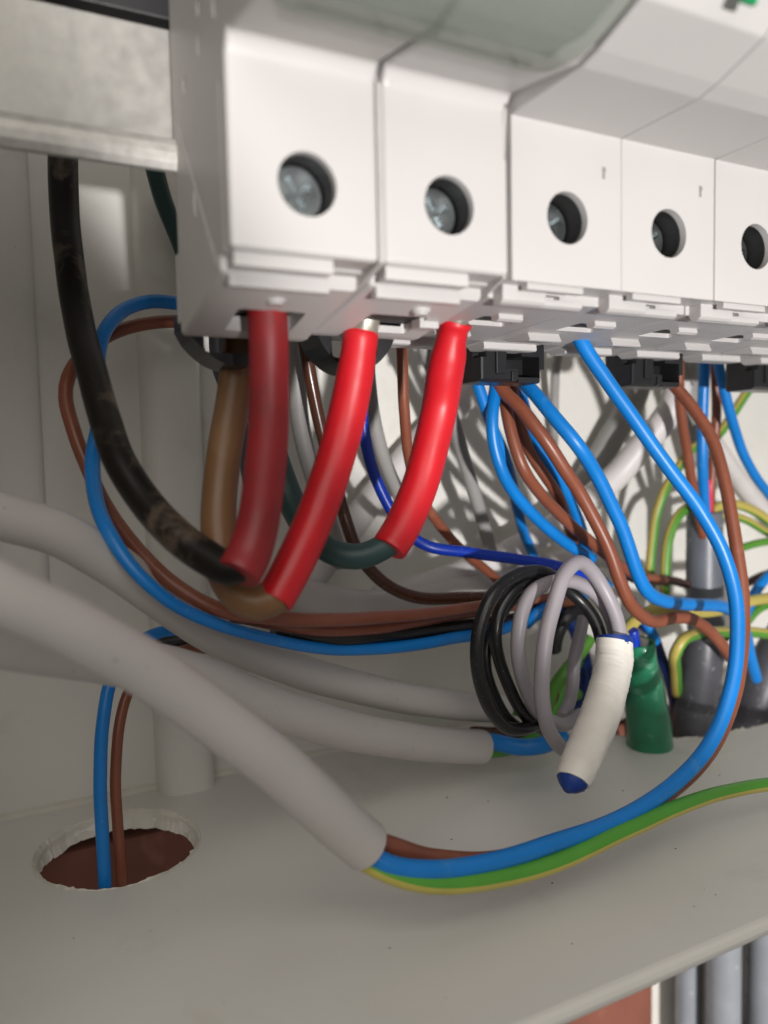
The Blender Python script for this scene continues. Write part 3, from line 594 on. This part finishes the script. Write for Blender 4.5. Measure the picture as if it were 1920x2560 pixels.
gyw('green yellow wire low behind the coil', path('C5', (300,1250,64), (400,1265,63), (500,1260,62), (600,1220,62), (700,1180,62)), 3.0, phase=.9)
wire('black_wire', 'scuffed black wire arched inside the coil', BLACK, path('C5', (575,960,56), (590,880,54), (630,800,53), (690,765,53), (740,790,54)), 3.4)
blue('blue wire short length visible between the grey loops', path('C5', (430,830,54), (490,775,52), (560,740,52)), 3.0)
# bottom-left pair into the drilled hole
blue('blue wire going down through the round drilled hole', path('U', (470,1368,64), (400,1358,62), (330,1372,60), (270,1415,57), (236,1480,54), (221,1570,52.5), (217,1680,52), (220,1790,52), (226,1900,52), (228,1990,52)), 2.35, n=20)
brown('brown wire going down through the round drilled hole beside the blue one', path('U', (480,1400,66), (400,1402,64), (330,1432,61), (280,1490,57), (257,1570,55), (250,1680,54), (255,1790,54), (262,1890,54), (264,1980,54)), 2.0, n=20)
wire('black_wire', 'dark wire glimpsed in the gap between the thick grey cables', BLACK, path('U', (330,1395,70), (420,1385,68), (520,1400,66), (620,1430,64)), 4.5)
# ================================================================== COIL
coil = thing('coiled_wires', at(1180,1560,30), 'coil of spare black and grey wires bound at the end with white tape', 'wire coil')
def loop(name, mt, pts, wpx, **k):
    P = path('C3', *pts); r_ = [px_r(p, wpx) for p in P]; rm = sum(r_)/len(r_)
    b = bmesh.new(); tube(b, P, rm, n=20, step=.8, **k); return obj(name, b, mt, coil)
loop('black_strand', BLACK, ((1190,1000,27), (1165,820,29), (1110,660,31), (1010,520,33), (880,400,34), (740,285,33), (600,262,32), (430,310,31), (270,450,30), (165,700,30), (140,980,30), (180,1230,31), (270,1430,32), (390,1550,33), (530,1560,34), (680,1500,36)), 33)
loop('black_strand', BLACK, ((840,330,36), (740,300,34), (600,330,33), (440,420,32), (330,580,32), (290,800,32), (330,1010,33), (410,1220,33), (500,1390,34), (600,1520,36), (720,1590,38)), 31)
loop('black_strand', BLACK, ((840,300,38), (720,300,37), (520,420,36.5), (350,600,36), (230,850,35.5), (215,1050,35), (290,1290,35.5), (380,1450,36), (500,1560,37)), 27)
loop('grey_strand', GREYW, ((1340,1000,25), (1330,860,25.5), (1290,640,27), (1200,430,28.5), (1100,270,29), (1000,190,28), (920,215,26.5), (840,330,25), (770,560,24), (710,800,23.5), (680,1050,23.5), (675,1300,24), (710,1500,25.5), (790,1660,28), (900,1760,31), (1000,1800,34)), 38)
loop('grey_strand', GREYW, ((1310,1020,29), (1290,850,29), (1250,660,30), (1150,480,31), (1010,370,31.5), (880,330,31), (720,360,30.5), (590,440,30), (510,600,29.5), (480,800,29.5), (490,1000,30), (540,1200,31), (620,1380,32), (740,1490,34), (870,1520,36), (1000,1440,38)), 36)
loop('grey_strand', GREYW, ((1020,640,42), (985,800,41), (940,1000,41), (930,1200,41), (900,1350,41), (850,1450,40)), 32)
TP = path('C3', (1275,835,26.5), (1268,1000,25.5), (1235,1180,24), (1180,1380,22.5), (1110,1560,21), (1040,1730,19.5), (965,1900,18), (925,1985,17.3))
b = bmesh.new(); C = catmull(TP, .22); rad = []
rr0 = px_r(TP[2], 94)
tube(b, TP, [rr0*.98, rr0*1.02, rr0*1.0, rr0*1.03, rr0*1.0, rr0*.97, rr0*.94, rr0*.84], n=40, step=.22, round_end=0)
# tape overlaps: small steps along the length
for v in b.verts:
    best = min(range(0, len(C), 4), key=lambda i: (C[i][0]-v.co).length_squared); c_ = C[best][0]
    s_ = best*.22; an = math.atan2(v.co.z-c_.z, v.co.x-c_.x)
    ph = (s_/2.6 + an/(2*math.pi)) % 1.0
    v.co = c_ + (v.co-c_)*(1 + .016*(ph**3-.5) + .014*math.sin(3*an+s_*.6) + .01*math.sin(5*an-s_*1.3))
tape = obj('white_tape', b, WTAPE, coil)
b = bmesh.new(); d_ = (TP[-1]-TP[-2]).normalized(); q = TP[-1]-d_*1.0
tube(b, [q, q+d_*1.2, q+d_*2.2, q+d_*3.0], [rr0*.80, rr0*.76, rr0*.52, rr0*.22], n=24, step=.3, wob=.03); obj('blue_tape_tip', b, BTAPE, tape)
b = bmesh.new(); d_ = (TP[0]-TP[1]).normalized()
tube(b, [TP[0]-d_*1, TP[0]+d_*.35], [rr0*.97, rr0*.97], n=32, step=.4, round_end=.1); obj('blue_tape_end', b, BTAPE, tape)
# ================================================================== TUBES IN THE RIGHT-HAND HOLE
def hollow(bm, P, R_, th=.9, n=36, wob=0.01):
    """open-topped tube: outer skin, rim and inner skin"""
    C = catmull(P, 1.5); pts = [c[0] for c in C]; par = [c[1] for c in C]
    rad = [R_[min(int(t), len(R_)-1)]*(1-(t-int(t)))+R_[min(int(t)+1, len(R_)-1)]*(t-int(t)) for t in par]
    rings = []
    seq = [(i, -th) for i in range(min(8, len(pts)-1), -1, -1)] + [(0, -th*.5, -.4), (0, 0)] + [(i, 0) for i in range(1, len(pts))]
    for it in seq:
        i, dr = it[0], it[1]
        t = (pts[min(i+1, len(pts)-1)]-pts[max(i-1, 0)]).normalized()
        nn = t.cross(Vector((0, 1, 0))).normalized(); bb = t.cross(nn)
        p = pts[i] + (t*it[2] if len(it) > 2 else Vector())
        rings.append([bm.verts.new(p+(nn*math.cos(2*math.pi*k/n)+bb*math.sin(2*math.pi*k/n))*(rad[i]+dr)*(1+wob*math.sin(k*.9+i*.7)+wob*.6*math.sin(k*2.3+i*1.9))) for k in range(n)])
    for a_, c_ in zip(rings, rings[1:]):
        for k in range(n): bm.faces.new((a_[k], a_[(k+1) % n], c_[(k+1) % n], c_[k])).smooth = True
    bm.faces.new(rings[0]); bm.faces.new(rings[-1])
gt_ = thing('green_tube', at(1040,1400,52,'C5'), 'green tape wrapped conduit standing open mouthed in the ragged hole', 'conduit', 'conduits standing in the ragged hole')
b = bmesh.new(); hollow(b, path('C5', (1015,925,44), (1020,1010,44.5), (1033,1130,46), (1048,1280,48.5), (1060,1420,51), (1070,1560,54), (1078,1700,57)), [3.1,3.2,4.0,4.8,5.2,5.4,5.4], .7, wob=.018); obj('sleeve', b, GREENT, gt_)
for nm, mt, pts in (('royal_blue_core', ROYAL, ((975,860,43), (985,930,43.6), (1000,1020,44))), ('pale_core', PALEG, ((1030,900,45), (1028,960,45.4), (1025,1020,45.6)))):
    b = bmesh.new(); tube(b, path('C5', *pts), 1.15); obj(nm, b, mt, gt_)
def conduit(label, pts, R_, mt, n=36):
    o = thing('grey_conduit', path('C5', *pts)[-1], label, 'conduit', 'conduits standing in the ragged hole')
    b = bmesh.new(); hollow(b, path('C5', *pts), R_, .8, wob=.004); obj('sleeve', b, mt, o); return o
q = conduit('dark grey round conduit standing beside the green tube', ((1336,885,50), (1326,1000,50.5), (1308,1130,51.5), (1293,1280,52.5), (1280,1430,54), (1272,1600,56), (1268,1750,58)), [4.3,4.75,4.9,5.0,5.0,5.0,5.0], DGREY)
q = conduit('dark grey conduit leaning right at the photo edge', ((1830,780,54), (1760,900,55), (1690,1020,56), (1620,1170,57), (1555,1330,59), (1510,1480,61), (1480,1640,63)), [5.8]*7, DGREY)
q = conduit('slate grey sleeve standing upright behind the long blue wire', ((1338,268,62), (1338,400,62), (1338,560,62), (1340,720,62), (1345,850,62), (1350,1000,63)), [4.4,4.5,4.6,4.6,4.6,4.6], SLATE)
# ================================================================== CONDUITS UNDER THE BOX
def under(label, x, y, r, mt=CONDUIT, top=FZ-5, lean=0):
    b = bmesh.new(); tube(b, [(x, y, top), (x+lean*.5, y, -250), (x+lean, y, -420)], r, n=36, step=20)
    tag(obj('grey_conduit', b, mt), label, 'conduit', 'conduits running down below the box')
def ux(px, py, Y): return on(px, py, 1, Y).x
for (pxc, wpx, Y, lb) in ((1718, 54, 80, 'thin grey conduit below the box, next to the white wall strip'), (1808, 84, 70, 'middle grey conduit below the box, dark gaps on both sides'), (1915, 88, 68, 'grey conduit below the box cut by the right edge of the photo')):
    p_ = on(pxc, 2470, 1, Y); under(lb, p_.x, Y, wpx*depth(p_)/F/2/1.0)
p_ = on(1770, 2470, 1, 88); under('black filler shading the gap behind the pale conduits below the box', p_.x, 84, 4.2, BLACK)  # added black cylinder, paints the shade of the gap
p_ = on(1868, 2470, 1, 88); under('black filler shading the gap at the far right below the box', p_.x, 84, 4.2, BLACK)  # second added cylinder, paints the next gap dark
# ================================================================== DEBRIS
b = bmesh.new(); rnd = random.Random(12)
for k in range(60):
    x, y = rnd.uniform(-30, 140), rnd.uniform(-6, 83)
    if (x-HX)**2/15.5**2+(y-HY)**2/16**2 < 1 or (x-135)**2/40**2+(y-62.5)**2/18**2 < 1: continue
    r_ = rnd.choice((.08, .1, .14, .2)); t = bmesh.new(); bmesh.ops.create_icosphere(t, subdivisions=1, radius=r_)
    for v in t.verts: v.co = Vector((v.co.x*rnd.uniform(.6, 1.8)+x, v.co.y*rnd.uniform(.6, 1.5)+y, v.co.z*.5+FZ+r_*.3))
    add(b, t)
tag(obj('plastic_crumbs', b, BURR), 'tiny pale crumbs scattered over the box floor', 'crumbs', kind='stuff')
b = bmesh.new()
for k in range(22):
    x, y = rnd.uniform(20, 120), rnd.uniform(0, 60)
    if (x-135)**2/40**2+(y-62.5)**2/18**2 < 1: continue
    r_ = rnd.choice((.1, .14, .2)); t = bmesh.new(); bmesh.ops.create_icosphere(t, subdivisions=1, radius=r_)
    for v in t.verts: v.co = Vector((v.co.x*rnd.uniform(.6, 2)+x, v.co.y*rnd.uniform(.6, 1.5)+y, v.co.z*.4+FZ+r_*.2))
    add(b, t)
tag(obj('dark_crumbs', b, DBROWN), 'tiny dark brown specks scattered over the box floor', 'crumbs', kind='stuff')
